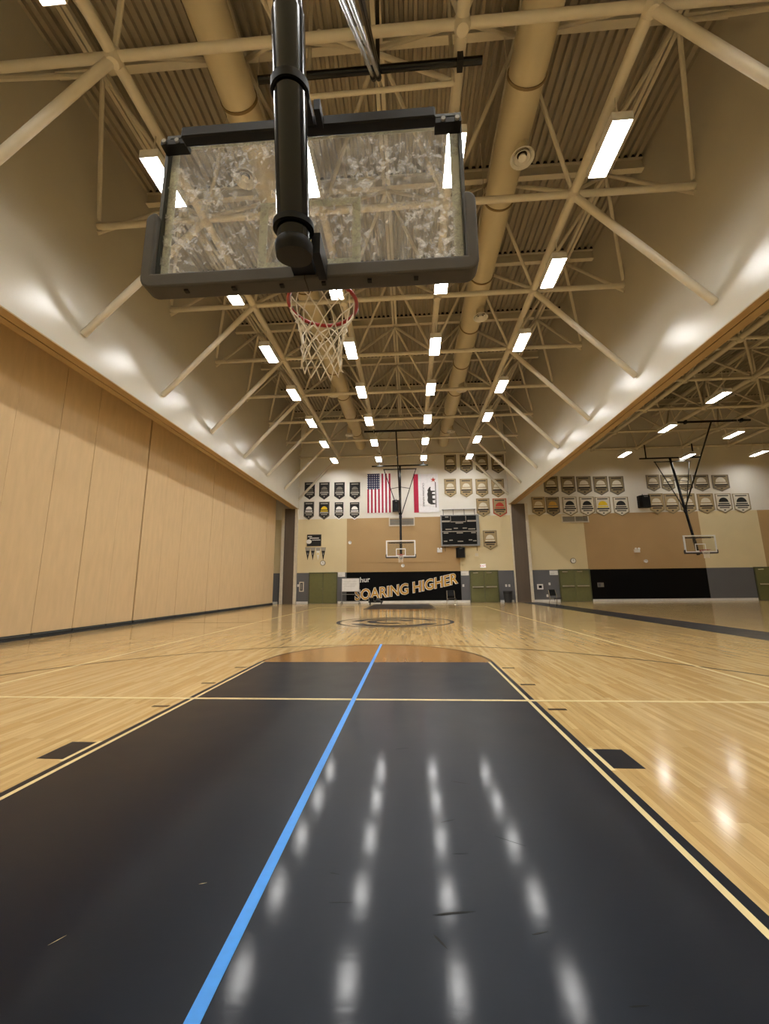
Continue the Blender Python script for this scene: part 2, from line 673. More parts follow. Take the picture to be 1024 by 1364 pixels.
struct(MB().box((-10, YN - .3, 0), (XE, YN, ZD + .3)).build('wall_near', 'paint_cream'))
struct(MB().box((XE, YN, 0), (XE + .3, YF, ZD + .3)).build('wall_right_outer', 'paint_cream'))
struct(MB().box((XL - .49, YN, ZS), (XL, YF, ZD + .3)).build('wall_left', 'paint_upper'))
struct(MB().box((XR, YN, ZS), (XR2, YF, ZD + .3)).build('wall_right', 'paint_upper'))
struct(MB().box((-9.6, 25.4, 0), (-9.35, YF, 8.5)).build('wall_left_return', 'paint_cream'))
# tan boards with a dark track slot under each header
k = 1
for x0, x1 in ((XL - .49, XL), (XR, XR2)):
    t = struct(MB().box((x0, YN, ZS - .03), (x0 + .20, YF, ZS)).build('trim_%d' % k, 'header_tan'))
    MB().box((x0 + .20, YN, ZS - .012), (x0 + .235, YF, ZS)).build('track_slot', 'dark_gap', t)
    t = struct(MB().box((x0 + .235, YN, ZS - .03), (x1, YF, ZS)).build('trim_%d' % (k + 1), 'header_tan'))
    k += 2


# fluted roof deck
def deck(name, x0, x1):
    b = MB()
    pitch, dep = .203, .10
    n = int((x1 - x0) / pitch)
    pitch = (x1 - x0) / n
    prof = []
    for i in range(n):
        x = x0 + i * pitch
        prof += [(x, ZD), (x + pitch * .36, ZD), (x + pitch * .48, ZD + dep), (x + pitch * .88, ZD + dep)]
    prof.append((x1, ZD))
    for y in (YN, YF):
        b.v += [(x, y, z) for x, z in prof]
    m_ = len(prof)
    for i in range(m_ - 1):
        b.f.append((i, i + 1, m_ + i + 1, m_ + i))
    o_ = len(b.v)
    b.v += [(x0, YN, ZD + .2), (x1, YN, ZD + .2), (x1, YF, ZD + .2), (x0, YF, ZD + .2)]
    b.f.append((o_, o_ + 1, o_ + 2, o_ + 3))
    return struct(b.build(name, 'deck_cream'))


deck('ceiling', XL, XR)
deck('ceiling_right', XR2, XE)

# white baseboards of the far wall, door openings left clear
DOORS = [(-6.38, -4.53, True, False), (4.66, 6.44, True, True), (10.55, 12.45, True, True), (22.95, 24.8, True, True)]
edges = [(-10, -8.62), (-7.3, -6.5), (-4.42, 4.55), (6.55, 7.45), (8.75, 10.45), (12.55, 22.85), (24.9, XE)]
for i, (a, b_) in enumerate(edges):
    nm = 'baseboard_far' if i == 0 else 'baseboard_far.%03d' % i
    struct(MB().box((a, YF - .03, 0), (b_, YF, .15)).build(nm, 'base_white'))

for i, (a, b_, two, bars) in enumerate(DOORS):
    d = MB()
    d.box((a - .07, YF - .06, 0), (a, YF, 2.12)).box((b_, YF - .06, 0), (b_ + .07, YF, 2.12)).box((a, YF - .06, 2.05), (b_, YF, 2.12))
    root = struct(d.build('door_%d' % (i + 1), 'door_frame_green'))
    mid = (a + b_) / 2
    for x0, x1, hx in ((a, mid - .006, mid - .1), (mid + .006, b_, mid + .1)):
        lf = MB().box((x0 + .005, YF - .045, .02), (x1 - .005, YF - .005, 2.045)).build('door_leaf', 'door_green', root)
        if bars:
            MB().box((x0 + .08, YF - .12, .98), (x1 - .08, YF - .075, 1.06)).box((x0 + .1, YF - .08, .99), (x0 + .16, YF - .045, 1.05)).box((x1 - .16, YF - .08, .99), (x1 - .1, YF - .045, 1.05)).build('push_bar', 'galvanised', lf)
            MB().box((x0 + .15, YF - .085, 1.93), (x0 + .5, YF - .045, 1.99)).build('door_closer', 'galvanised', lf)
        else:
            MB().tube((hx, YF - .1, 1.0), (hx, YF - .045, 1.0), .03, 10).build('door_knob', 'galvanised', lf)

# brown partition jambs standing against the far wall
jmb = []
for i, (x0, x1) in enumerate(((-8.55, -7.32), (7.45, 8.72))):
    r_ = struct(MB().box((x0 + .30 if i == 0 else x0 + .16, YF - .16, 0), (x1 - .18, YF, ZS)).build('trim_%d' % (5 + i), 'jamb_brown'))
    MB().box((x0 + .1, YF - .22, 0), (x0 + .30 if i == 0 else x0 + .16, YF, ZS)).build('jamb_post', 'trim_pale', r_)
    MB().box((x1 - .18, YF - .22, 0), (x1, YF, ZS)).build('jamb_post', 'trim_pale', r_)

# ------------------------------------------------------------------ folding partition on the left
par = thing('folding_partition', 'tall closed folding partition of beige panels along the court', 'partition', (XP, 12, 0))
pitch = 1.19
ys = [12.21 + pitch * i for i in range(-12, 12)]
ys = [y for y in ys if YN < y < 25.7]
ys = [YN + .02] + ys + [25.75]
rnd = random.Random(3)
for i in range(len(ys) - 1):
    y0, y1 = ys[i], ys[i + 1]
    g0 = .032 if abs(y0 - 12.21) < .01 else .006
    g1 = .032 if abs(y1 - 12.21) < .01 else .006
    dx = rnd.uniform(-.006, .006)
    b = MB().box((-.12 + dx, y0 - 12 + g0, .13), (dx, y1 - 12 - g1, 7.4))
    pn = b.build('panel', 'panel_cloth', par)
    MB().box((-.10 + dx, y0 - 12 + g0, .035), (.018 + dx, y1 - 12 - g1, .13)).build('bottom_seal', 'seal_rubber', pn)
    MB().box((.018 + dx, y0 - 12 + g0 + .04, .085), (.03 + dx, y1 - 12 - g1 - .04, .112)).build('seal_strip', 'seal_metal', pn)
MB().box((-.16, YN - 12 + .02, 0), (.05, 25.75 - 12, .036)).build('floor_channel', 'seal_rubber', par)
MB().box((-.15, YN - 12 + .02, .13), (-.10, 25.75 - 12, 7.4)).build('backing', 'dark_gap', par)
MB().box((-.2, YN - 12 + .02, 7.4), (.76, 25.75 - 12, 7.6)).build('overhead_track', 'header_tan', par)

# ------------------------------------------------------------------ roof space frames
ZC, ZT = 10.4, 12.72


def space_frame(label, chords, tops, x0, x1, yb, yt, walls, Zc=ZC):
    cx = (x0 + x1) / 2
    off = (cx, 12.8, Zc)
    root = thing('roof_space_frame', label, 'roof truss', off)

    def st(name, p, q, r, n=10):
        return strut(name, p, q, r, 'steel_cream', root, n, off)
    for x in chords:
        st('bottom_chord', (x, YN, Zc), (x, YF, Zc), .105, 16)
    for y in yb:
        st('cross_tube', (x0, y, Zc), (x1, y, Zc), .078, 12)
    for x in tops:
        MB().box((x - .11 - cx, YN - 12.8, ZT - Zc), (x - .02 - cx, YF - 12.8, ZT + .13 - Zc)).build('top_chord', 'steel_cream', root)
        MB().box((x + .02 - cx, YN - 12.8, ZT - Zc), (x + .11 - cx, YF - 12.8, ZT + .13 - Zc)).build('top_chord', 'steel_cream', root)
    for y in yt:
        b = MB()
        b.box((x0 - cx, y - 12.8 - .08, ZD - .03 - Zc), (x1 - cx, y - 12.8 + .08, ZD - Zc))
        b.box((x0 - cx, y - 12.8 - .015, ZT + .13 - Zc), (x1 - cx, y - 12.8 + .015, ZD - .03 - Zc))
        b.box((x0 - cx, y - 12.8 - .08, ZT + .10 - Zc), (x1 - cx, y - 12.8 + .08, ZT + .13 - Zc))
        pu = b.build('purlin', 'steel_cream', root)
        # dark fillers standing in for shade in the deck flutes above the purlin
        nf = int((x1 - x0) / .203)
        pt = (x1 - x0) / nf
        b = MB()
        for i in range(nf):
            xa = x0 - cx + i * pt
            b.prism([(xa + pt * .37, ZD - Zc - .001), (xa + pt * .48, ZD + .099 - Zc), (xa + pt * .88, ZD + .099 - Zc), (xa + pt * .99, ZD - Zc - .001)], y - 12.8 - .075, y - 12.8 + .075)
        fc = b.build('flute_shade', 'dark_gap', pu)
        fc['kind'] = 'stuff'
    node = MB().lathe([(0, -.15), (.10, -.15), (.145, -.06), (.145, .06), (.10, .16), (0, .16)], (0, 0, 0), n=14).mesh('node_joint', 'steel_cream', True)
    for x in chords:
        for y in yb:
            link('node_joint', node, root, (x - cx, y - 12.8, 0))
    dx = (chords[1] - chords[0]) / 2
    for xt in tops:
        for y in yt:
            for sy in (-1.6, 1.6):
                yy = y + sy
                if not (YN + .3 < yy < YF - .05):
                    continue
                near = [c for c in chords if abs(c - xt) < dx * 1.45]
                for c in near:
                    st('web_strut', (xt, y, ZT + .03), (c, yy, Zc + .05), .05, 8)
                for wx in (x0, x1):
                    if min(abs(wx - c) for c in chords) > dx and abs(wx - xt) < dx * 1.3:
                        st('web_strut', (xt, y, ZT + .03), (wx, yy, Zc + .12 * sy), .05, 8)
    if walls:
        for y in yb:
            st('wall_brace', (chords[0], y, Zc - .03), (x0, y, 7.3), .085, 12)
            st('wall_brace', (chords[-1], y, Zc - .03), (x1, y, 7.3), .085, 12)
    return root


YB = [1.2 + 3.2 * i for i in range(9)]
YT = [-.4 + 3.2 * i for i in range(9)]
CH = [-4.44, -1.40, 1.65, 4.70]
main_frame = space_frame('cream steel tube space frame over the main court', CH, [-6.20, -2.92, .125, 3.17, 6.45], XL, XR, YB, YT, True)
space_frame('cream steel tube space frame over the neighbouring court bay', [10.4, 13.44, 16.48, 19.52, 22.56, 25.6],
            [8.95, 11.92, 14.96, 18.0, 21.04, 24.08], XR2, XE, [4.4 + 3.2 * i for i in range(8)], [6.0 + 3.2 * i for i in range(7)], False)

# small drop frame welded under the main frame, over the near hoop
of = ((XL + XR) / 2, 12.8, ZC)
strut('drop_post', (1.545, 5.0, 10.07), (1.545, 5.0, ZD), .037, 'steel_cream', main_frame, 12, of)
strut('drop_post', (-1.1, 5.0, 10.05), (-1.1, 5.0, ZD), .037, 'steel_cream', main_frame, 12, of)
strut('drop_rail', (-1.1, 5.0, 10.05), (1.545, 5.0, 10.08), .042, 'steel_cream', main_frame, 12, of)
strut('drop_diagonal', (1.52, 5.0, 10.14), (-.95, 5.0, 11.6), .045, 'steel_cream', main_frame, 12, of)

# ------------------------------------------------------------------ ducts
def duct(x, label, dxd):
    z = 11.35
    root = thing('air_duct', label, 'duct', (x, 12.8, z))
    r = .375
    yr = [3.12 + 2.66 * i for i in range(-1, 9)]
    cuts = [YN] + yr + [YF]
    for a, b_ in zip(cuts, cuts[1:]):
        strut('duct_segment', (x, a, z), (x, b_, z), r, 'duct_cream', root, 32, (x, 12.8, z))
    ring = MB().lathe([(r, -.025), (r + .022, -.025), (r + .022, .025), (r, .025)], (0, 0, 0), (0, 1, 0), 32).mesh('seam_ring', 'duct_seam')
    for y in yr:
        link('seam_ring', ring, root, (0, y - 12.8, 0))
        for sx in (-1, 1):
            strut('hanger_rod', (x + sx * (r + .01), y, z), (x + sx * (r + .01), y, ZD), .012, 'steel_cream', root, 6, (x, 12.8, z))
    nk = MB().lathe([(.15, .45), (.15, 0), (.16, -.06)], (0, 0, 0), n=20).mesh('diffuser_neck', 'duct_cream', True)
    # concentric cones of the round diffuser
    cone = MB().lathe([(.16, .05), (.27, -.06), (.26, -.075), (.21, -.03)], (0, 0, 0), n=24)
    cone.lathe([(.11, .02), (.185, -.06), (.175, -.07)], (0, 0, 0), n=24)
    cone.lathe([(.0, -.05), (.09, -.07), (.08, -.02), (0, 0)], (0, 0, 0), n=20)
    cm = cone.mesh('diffuser_cone', 'lamp_white', True)
    dk = MB().lathe([(.0, .045), (.155, .045)], (0, 0, 0), n=20).mesh('diffuser_throat', 'dark_gap')
    for y in [6.9 + 5.5 * i for i in range(-1, 4)]:
        n_ = link('diffuser_neck', nk, root, (dxd, y - 12.8, -.55))
        link('diffuser_cone', cm, n_, (0, 0, -.05))
        link('diffuser_throat', dk, n_, (0, 0, -.05))
    return root


duct(3.17, 'long round cream air duct on the open-bay side of the roof', .16)
duct(-2.82, 'long round cream air duct on the folding-partition side of the roof', -.3)


# ------------------------------------------------------------------ lights
def make_light(label, group, tubemat, stem):
    root = thing('ceiling_light', label, 'ceiling light', (0, 0, 0), 0, group)
    hw, hl, dp = .18, .53, .14          # half width, half length, depth of the skirt
    b = MB()
    for sx in (-1, 1):
        b.box((sx * hw, -hl, 0), (sx * (hw + .012), hl, dp))
    for sy in (-1, 1):
        b.box((-hw - .012, sy * hl, 0), (hw + .012, sy * (hl + .012), dp))
    b.box((-hw - .012, -hl - .012, dp), (hw + .012, hl + .012, dp + .05))
    b.box((-.07, -.3, dp + .05), (.07, .3, dp + .10))
    b.build('housing', 'lamp_white', root)
    MB().box((-hw + .004, -hl + .004, dp - .045), (hw - .004, hl - .004, dp - .012)).build('lit_tubes', tubemat, root)
    for sy in (-.40, .40):
        MB().tube((0, sy, dp + .05), (0, sy, stem), .014, 6).build('hanger_stem', 'steel_cream', root)
    return root


ZL = 9.60
proto = make_light('white fluorescent high bay light hung from the main court space frame', 'lights over the main court', 'tube_light', ZC - .09 - ZL)
first = True
ORDL = ['first', 'second', 'third', 'fourth', 'fifth', 'sixth', 'seventh', 'eighth', 'ninth']
ROWS = ['row nearest the folding partition', 'inner row on the partition side', 'inner row on the open-bay side', 'row nearest the open bay']
for x, rw in zip(CH, ROWS):
    for i in range(9):
        o = proto if first else copy_tree(proto)
        first = False
        o.location = (x, -.4 + 3.2 * i, ZL)
        o['label'] = '%s lit high bay light from the far wall, %s' % (ORDL[8 - i], rw)
proto = make_light('white fluorescent high bay light hung from the neighbouring bay roof', 'lights over the neighbouring bay', 'tube_light_right', 1.1)
first = True
RR = [(14.4, [24.6, 20.3, 16.7, 12.9, 9.2, 5.5, 1.8], 'row nearest the main court'), (18.75, [25.4, 21.6, 17.6, 13.2, 8.8, 4.4], 'middle row'),  # lights towards the near wall are unseen, added to light this bay
      (23.0, [25.2, 21.4, 17.4, 13.0, 8.6, 4.2], 'row farthest from the main court')]
for x, yl, rw in RR:
    for i, y in enumerate(yl):
        o = proto if first else copy_tree(proto)
        first = False
        o.location = (x, y, 9.22)
        o['label'] = '%s neighbouring-bay light from the far wall, %s' % (ORDL[i], rw)


# ------------------------------------------------------------------ basketball hoops
def hoop(label, loc, rz, front, brx, chords, pad):
    root = thing('basketball_hoop', label, 'basketball hoop', loc, rz)

    def st(name, p, q, r, mt='black_steel', n=16, par=None):
        return strut(name, p, q, r, mt, par or root, n)
    my = lambda z: .30 + .2 * (z - 2.97)
    mp = lambda z: (0, my(z), z)
    st('mast', mp(3.85), mp(9.35), .073, n=28)
    st('mast_sleeve', mp(2.86), mp(3.98), .083, n=28)
    ax = Vector((0, .2, 1)).normalized()
    for z, hh, rr in ((2.955, .014, .102), (3.63, .02, .096)):
        MB().lathe([(.08, -hh), (rr, -hh), (rr, hh), (.08, hh)], mp(z), ax, 28).build('collar', 'black_matt', root, True)
    MB().lathe([(0, -.03), (.09, -.03), (.094, .0), (.094, .03), (.08, .05)], mp(2.84), ax, 28).build('end_cap', 'black_matt', root, True)
    # backboard
    bd = MB().box((-.895, 0, 2.95), (.895, .012, 3.95)).build('backboard_glass', 'board_glass' if pad else 'clear_glass', root)
    b = MB()
    for x0, x1, z0, z1 in ((-.895, -.845, 2.95, 3.95), (.845, .895, 2.95, 3.95), (-.845, .845, 2.95, 2.985), (-.845, .845, 3.90, 3.95)):
        b.box((x0, -.003, z0), (x1, -.0005, z1))
    b.build('painted_border', 'border_pale' if pad else 'white_gloss', bd)
    b = MB()
    for x0, x1, z0, z1 in ((-.305, -.255, 3.0, 3.457), (.255, .305, 3.0, 3.457), (-.255, .255, 3.407, 3.457), (-.255, .255, 3.0, 3.04)):
        b.box((x0, -.003, z0), (x1, -.0005, z1))
    b.build('target_square', 'border_pale' if pad else 'white_gloss', bd)
    b = MB()
    fm = .02 if pad else .035
    b.box((-.895 - fm, -.01, 2.93), (-.895, .035, 3.97)).box((.895, -.01, 2.93), (.895 + fm, .035, 3.97)).box((-.895, -.01, 2.93), (.895, .035, 2.95)).box((-.895, -.01, 3.95), (.895, .035, 3.97))
    b.build('board_frame', 'frame_dark' if pad else 'white_gloss', root)
    if not pad:
        b = MB()
        for x0, x1, z0, z1 in ((-.93, -.845, 2.93, 3.97), (.845, .93, 2.93, 3.97), (-.845, .845, 2.93, 3.0), (-.845, .845, 3.90, 3.97)):
            b.box((x0, -.02, z0), (x1, -.011, z1))
        b.build('white_outline', 'white_gloss', root)
    # edge padding wrapped round the lower half
    R_ = .07
    ztop = 3.36 if pad else 3.1
    xo, xi, zb, zi = .965, .90, 2.855, 2.945
    poly = []
    for k in range(7):
        a = PI + (PI / 2) * k / 6
        poly.append((-xo + R_ + R_ * math.cos(a), zb + R_ + R_ * math.sin(a)))
    for k in range(7):
        a = 1.5 * PI + (PI / 2) * k / 6
        poly.append((xo - R_ + R_ * math.cos(a), zb + R_ + R_ * math.sin(a)))
    for k in range(6):
        a = (PI / 2) * k / 5
        poly.append((xo - .05 + .05 * math.cos(a), ztop - .05 + .05 * math.sin(a)))
    poly += [(xi, ztop), (xi, zi), (-xi, zi), (-xi, ztop)]
    for k in range(6):
        a = PI / 2 + (PI / 2) * k / 5
        poly.append((-xo + .05 + .05 * math.cos(a), ztop - .05 + .05 * math.sin(a)))
    pd = MB().prism(poly, -.035, .075).build('edge_pad', 'pad_charcoal', root)
    bv = pd.modifiers.new('bevel', 'BEVEL')
    bv.width = .012
    bv.segments = 2
    bv.limit_method = 'ANGLE'
    if pad:
        for x in (-.62, -.36, .14, .42, .70, -.10):
            MB().box((x - .012, .02, 2.847), (x + .012, .045, 2.857)).build('pad_bolt', 'black_matt', pd)
        MB().box((-.002, -.036, 2.853), (.002, .0765, 2.945)).build('pad_seam', 'dark_gap', pd)
        MB().box((-.89, .036, 2.950), (.89, .045, 2.962)).build('glass_channel', 'frame_dark', root)
    # steel behind the glass
    tb = MB().box((-.752, .085, 3.795), (.752, .15, 3.87)).build('top_beam', 'black_matt', root)
    bv = tb.modifiers.new('bevel', 'BEVEL')
    bv.width = .008
    for sx in (-1, 1):
        cb = MB().box((sx * .752, .035, 3.815), (sx * .905, .10, 3.85)).build('corner_bracket', 'black_matt', root)
        for bx in (.80, .88):
            MB().tube((sx * bx, .10, 3.832), (sx * bx, .112, 3.832), .014, 8).build('bolt', 'case_grey', cb)
    MB().box((-.05, .14, 3.80), (.05, my(3.85), 3.86)).box((-.105, .14, 3.78), (-.07, .24, 3.85)).build('top_arm', 'black_matt', root)
    MB().box((-.06, .012, 2.875), (.06, my(2.9), 2.955)).box((-.125, .06, 2.85), (-.08, my(2.95) - .05, 2.97)).build('bottom_arm', 'black_matt', root)
    # rim and net
    cy, zr = -.385, 3.05
    ring = [(.229 * math.cos(2 * PI * i / 40), cy + .229 * math.sin(2 * PI * i / 40), zr) for i in range(40)]
    rm = MB().path(ring, .013, 8, True).build('rim', 'rim_red', root, True)
    MB().box((-.1, -.02, 2.955), (.1, -.003, 3.085)).box((-.075, -.17, 3.035), (-.045, -.02, 3.06)).box((.045, -.17, 3.035), (.075, -.02, 3.06)).box((-.075, -.12, 3.0), (.075, -.02, 3.035)).build('rim_bracket', 'rim_red', rm)
    prof = [.226, .196, .168, .148, .136, .130, .128, .132]
    nb = MB()
    for k in range(12):
        for sg in (-1, 1):
            pts = []
            for l in range(8):
                a = 2 * PI * (k + sg * l * .5) / 12
                jit = 1 + .06 * math.sin(5 * k + 3 * l)
                pts.append((prof[l] * jit * math.cos(a), cy + prof[l] * jit * math.sin(a), zr - .012 - l * .068 - .004 * math.sin(7 * k + l)))
            nb.path(pts, .0042, 5)
    nb.build('net', 'net_white', root, True)
    # folding frame up to the roof
    st('brace_strut', (1.1, my(9.05) - .1, 9.05), (.02, my(5.6) - .05, 5.6), .028, n=10)
    st('brace_strut', (-1.1, my(9.05) - .1, 9.05), (-.02, my(5.6) - .05, 5.6), .028, n=10)
    for sx in (-1, 1):
        st('spreader', (0, my(7.75), 7.75), (sx * .66, my(7.6) - .08, 7.6), .02, n=8)
    MB().lathe([(.073, -.08), (.1, -.08), (.1, .08), (.073, .08)], mp(5.6), ax, 20).build('strut_collar', 'black_matt', root, True)
    st('pivot_pipe', (-1.95, my(9.35), 9.35), (1.95, my(9.35), 9.35), .05, n=14)
    st('lower_bar', (-1.15, my(9.05) - .1, 9.05), (1.15, my(9.05) - .1, 9.05), .035, n=12)
    for c in chords:
        st('hanger_post', (c, my(9.35), 9.35), (c, my(9.35), ZC), .04, n=10)
        MB().box((c - .05, front - .09, ZC - .30), (c + .05, front + .09, ZC - .1)).build('pipe_clamp', 'black_matt', root)
    st('front_pipe', (-2.0, front, ZC - .2), (2.0, front, ZC - .2), .062, n=16)
    if pad:
        st('hanger_post', (-.17, front, ZC - .2), (-.17, front, ZD), .038, n=12)
    st('front_brace', (brx, front, ZC - .2), (.0, my(5.75), 5.75), .042, n=14)
    return root


near = hoop('ceiling hung basketball hoop with charcoal edge padding, seen from behind its glass', (.035, 1.22, 0), PI, -3.56, -.17, (1.43, -1.615), True)
# two bright telescoping rods from the mast to the drop frame
pa = hit(505, 118, 'Y', 5.0)
for k, dx in enumerate((-.035, .05)):
    q = Vector((.035 - .03 + dx, 1.22 - (.30 + .2 * 2.0) + .07, 4.97))
    inv = Matrix.Rotation(-PI, 3, 'Z')
    A, B = inv @ (pa + Vector((dx, 0, .05)) - Vector((.035, 1.22, 0))), inv @ (q - Vector((.035, 1.22, 0)))
    rod = strut('telescopic_rod', B, A.lerp(B, .12), .028, 'galvanised', near, 12)
    strut('inner_rod', A, A.lerp(B, .14), .02, 'galvanised', near, 12)
    MB().tube(A.lerp(B, .115), A.lerp(B, .14), .05, 12).build('rod_clamp', 'black_matt', near)
hoop('basketball hoop with white framed board hanging before the gold lettered wall', (.02, 24.38, 0), 0, -2.7, -.1, (-1.42, 1.63), False)
hoop('basketball hoop with white framed board hanging in the neighbouring bay', (18.0, 24.38, 0), 0, -2.5, -.1, (-1.52, 1.52), False)

# ------------------------------------------------------------------ things on the far wall
def W(px, py, d=0.):
    return hit(px, py, 'Y', YF - d)


def shield(w_, h_, tip=.2):
    return [(-w_ / 2, h_), (-w_ / 2, h_ * tip), (0, 0), (w_ / 2, h_ * tip), (w_ / 2, h_)]


BAN = {
    'dark': ('banner_black', 'ink_dark', 'banner_grey', 'ink_grey'),
    'darkball': ('banner_black', 'banner_grey', 'ink_white', 'ink_grey'),
    'yellowball': ('banner_black', 'banner_grey', 'ink_yellow', 'ink_grey'),
    'whiteedge': ('banner_black', 'ink_white', 'ink_white', 'ink_grey'),
    'tan': ('banner_tan', 'cloth_brown', 'banner_pale', 'ink_dark'),
    'tanred': ('banner_tan', 'ink_red', 'ink_red', 'ink_dark'),
    'tanyellow': ('banner_pale', 'cloth_brown', 'ink_yellow', 'ink_dark'),
    'tangold': ('cloth_brown', 'banner_grey', 'ink_gold', 'ink_dark'),
    'pale': ('banner_pale', 'cloth_brown', 'banner_black', 'ink_dark'),
    'brown': ('cloth_brown', 'banner_grey', 'banner_pale', 'banner_black'),
}


def banner(x0, x1, y0, y1, style, label, group, d=.0):
    a, b_ = W(x0, y1), W(x1, y0)
    w_, h_ = b_.x - a.x, b_.z - a.z
    d = max(d, .02)
    c = Vector(((a.x + b_.x) / 2, YF - d, a.z))
    cl, bo, em, tx = BAN[style]
    root = thing('championship_banner', label, 'banner', c, 0, group)
    MB().tube((-w_ / 2, -.006, h_ - .01), (w_ / 2, -.006, h_ - .01), .014, 8).build('hanging_rod', 'trim_pale', root)
    for sx in (-.4, .4):
        MB().box((w_ * sx - .01, -.006, h_ - .02), (w_ * sx + .01, d, h_)).build('hook', 'trim_pale', root)
    MB().prism(shield(w_, h_), -.012, 0).build('banner_cloth', cl, root)
    o_, i_ = shield(w_ * .99, h_ * .99), [(x * .88, h_ * .06 + z * .90) for x, z in shield(w_, h_)]
    b = MB()
    for k in range(5):
        j = (k + 1) % 5
        q = [o_[k], o_[j], i_[j], i_[k]]
        o = len(b.v)
        b.v += [(x, -.0145, z) for x, z in q]
        b.f.append((o, o + 1, o + 2, o + 3))
    b.build('banner_border', bo, root)
    n = 14
    MB().prism([(w_ * .30 * math.cos(PI * k / n), h_ * .56 + w_ * .30 * math.sin(PI * k / n)) for k in range(n + 1)], -.018, -.012).build('emblem', em, root)
    for u, v0, v1 in ((.34, .45, .51), (.40, .35, .42), (.30, .26, .31), (.34, .86, .91), (.06, .14, .19)):
        MB().box((-w_ * u, -.0175, h_ * v0), (w_ * u, -.0125, h_ * v1)).build('printed_band', tx if v0 != .45 else em, root)
    return root


gL, gM, gR, gS = 'dark banners by the partition', 'tan banners above the scoreboard', 'banners past the brown jamb', 'banners beyond the wall speaker'
ORD = ['first', 'second', 'third', 'fourth', 'fifth', 'sixth', 'seventh', 'eighth', 'ninth']
for k, (x0, x1) in enumerate(((465.5, 479.7), (445, 459.2), (424.8, 439), (405.3, 419.6))):
    banner(x0, x1, 642, 665.7, 'dark', '%s plain black shield banner from the striped flag, upper row' % ORD[k], gL)
banner(404.3, 418.6, 668, 693, 'darkball', 'black shield banner with grey border and white ball, next to yellow one', gL)
banner(424.5, 439, 668, 692.6, 'yellowball', 'black shield banner with a bright yellow ball emblem', gL)
banner(444.6, 458.4, 668, 692.6, 'whiteedge', 'white edged black shield banner just beside the yellow-ball banner', gL)
banner(465, 479.5, 668, 692.6, 'whiteedge', 'white edged black shield banner just beside the striped flag', gL)
for k, (x0, x1) in enumerate(((592, 607), (613, 628.5), (634, 649), (655, 670.5))):
    banner(x0, x1, 605, 631, 'brown', '%s brown banner from the bear flag, top row over the scoreboard' % ORD[k], gM)
    banner(x0, x1, 637.5, 663, 'tan', '%s tan banner from the bear flag, middle row over the scoreboard' % ORD[k], gM)
banner(635, 651.5, 663.5, 689, 'tan', 'tan shield banner with pale emblem hanging beside the scoreboard rods', gM)
banner(657, 673.8, 663.5, 689, 'tanred', 'tan shield banner with red emblem and red border', gM)
lo = [(709, 725, 'tan', 'tan shield banner with pale emblem next to the brown jamb'), (728, 744, 'tangold', 'brown shield banner with gold ball emblem past the brown jamb'),
      (750, 767, 'pale', 'pale banner with black emblem beside the gold-ball banner'), (773, 790, 'pale', 'pale banner with black emblem beside the yellow-emblem banner, over the grille end'),
      (794, 811.5, 'tanyellow', 'pale shield banner with bright yellow emblem'), (818, 835.6, 'pale', 'pale banner with black emblem nearest the wall speaker')]
for x0, x1, stl, lb in lo:
    banner(x0, x1, 661.5, 688, stl, lb, gR, .052 if 745 < x0 < 791 else 0)
for k, (x0, x1) in enumerate(((725, 742), (748, 764.7), (769, 786), (791.6, 808), (812.7, 829.4))):
    banner(x0, x1, 634, 660, 'brown', '%s brown banner from the brown jamb, upper row' % ORD[k], gR)
for k, (x0, x1) in enumerate(((862, 876.7), (881.6, 896.5), (903, 920), (925, 942.4), (950, 968.8))):
    banner(x0, x1, 632, 655, 'brown', '%s brown banner beyond the wall speaker, upper row' % ORD[k], gS)
for k, (x0, x1) in enumerate(((866, 882), (886.5, 902), (907, 924), (931, 948.5))):
    banner(x0, x1, 657, 685, 'tan', '%s tan banner beyond the wall speaker, lower row' % ORD[k], gS)
for k, (x0, x1) in enumerate(((955, 972), (978.5, 996.5))):
    banner(x0, x1, 657, 684, 'pale', 'pale black-emblem banner beyond the wall speaker, %s' % ('beside the tan ones' if k == 0 else 'last of its row'), gS)
banner(644, 661, 706, 733, 'tan', 'single tan banner with pale emblem mounted low under the others', None)

# flags hanging vertically
a, b_ = W(489.3, 683.5), W(519.8, 630.7)
fl = thing('striped_flag', 'red and white striped national flag hung vertically with blue canton', 'flag', ((a.x + b_.x) / 2, YF - .02, a.z))
fwid, fh = b_.x - a.x, b_.z - a.z
for i in range(13):
    x0 = -fwid / 2 + fwid * i / 13
    MB().box((x0, -.012, 0), (x0 + fwid / 13, 0, fh)).build('stripe', 'flag_red' if i % 2 == 0 else 'flag_white', fl)
MB().box((-fwid / 2, -.02, fh * .6), (fwid * 7 / 13 - fwid / 2, -.012, fh)).build('canton', 'canton', fl)
a, b_ = W(551.5, 683), W(583, 631)
fl = thing('bear_flag', 'white flag hung vertically with red band and dark bear', 'flag', ((a.x + b_.x) / 2, YF - .02, a.z))
fwid, fh = b_.x - a.x, b_.z - a.z
MB().box((-fwid / 2, -.01, 0), (fwid / 2, 0, fh)).build('flag_cloth', 'flag_white', fl)
MB().box((-fwid / 2, -.02, 0), (-fwid / 2 + fwid * .19, -.01, fh)).build('red_band', 'flag_red', fl)
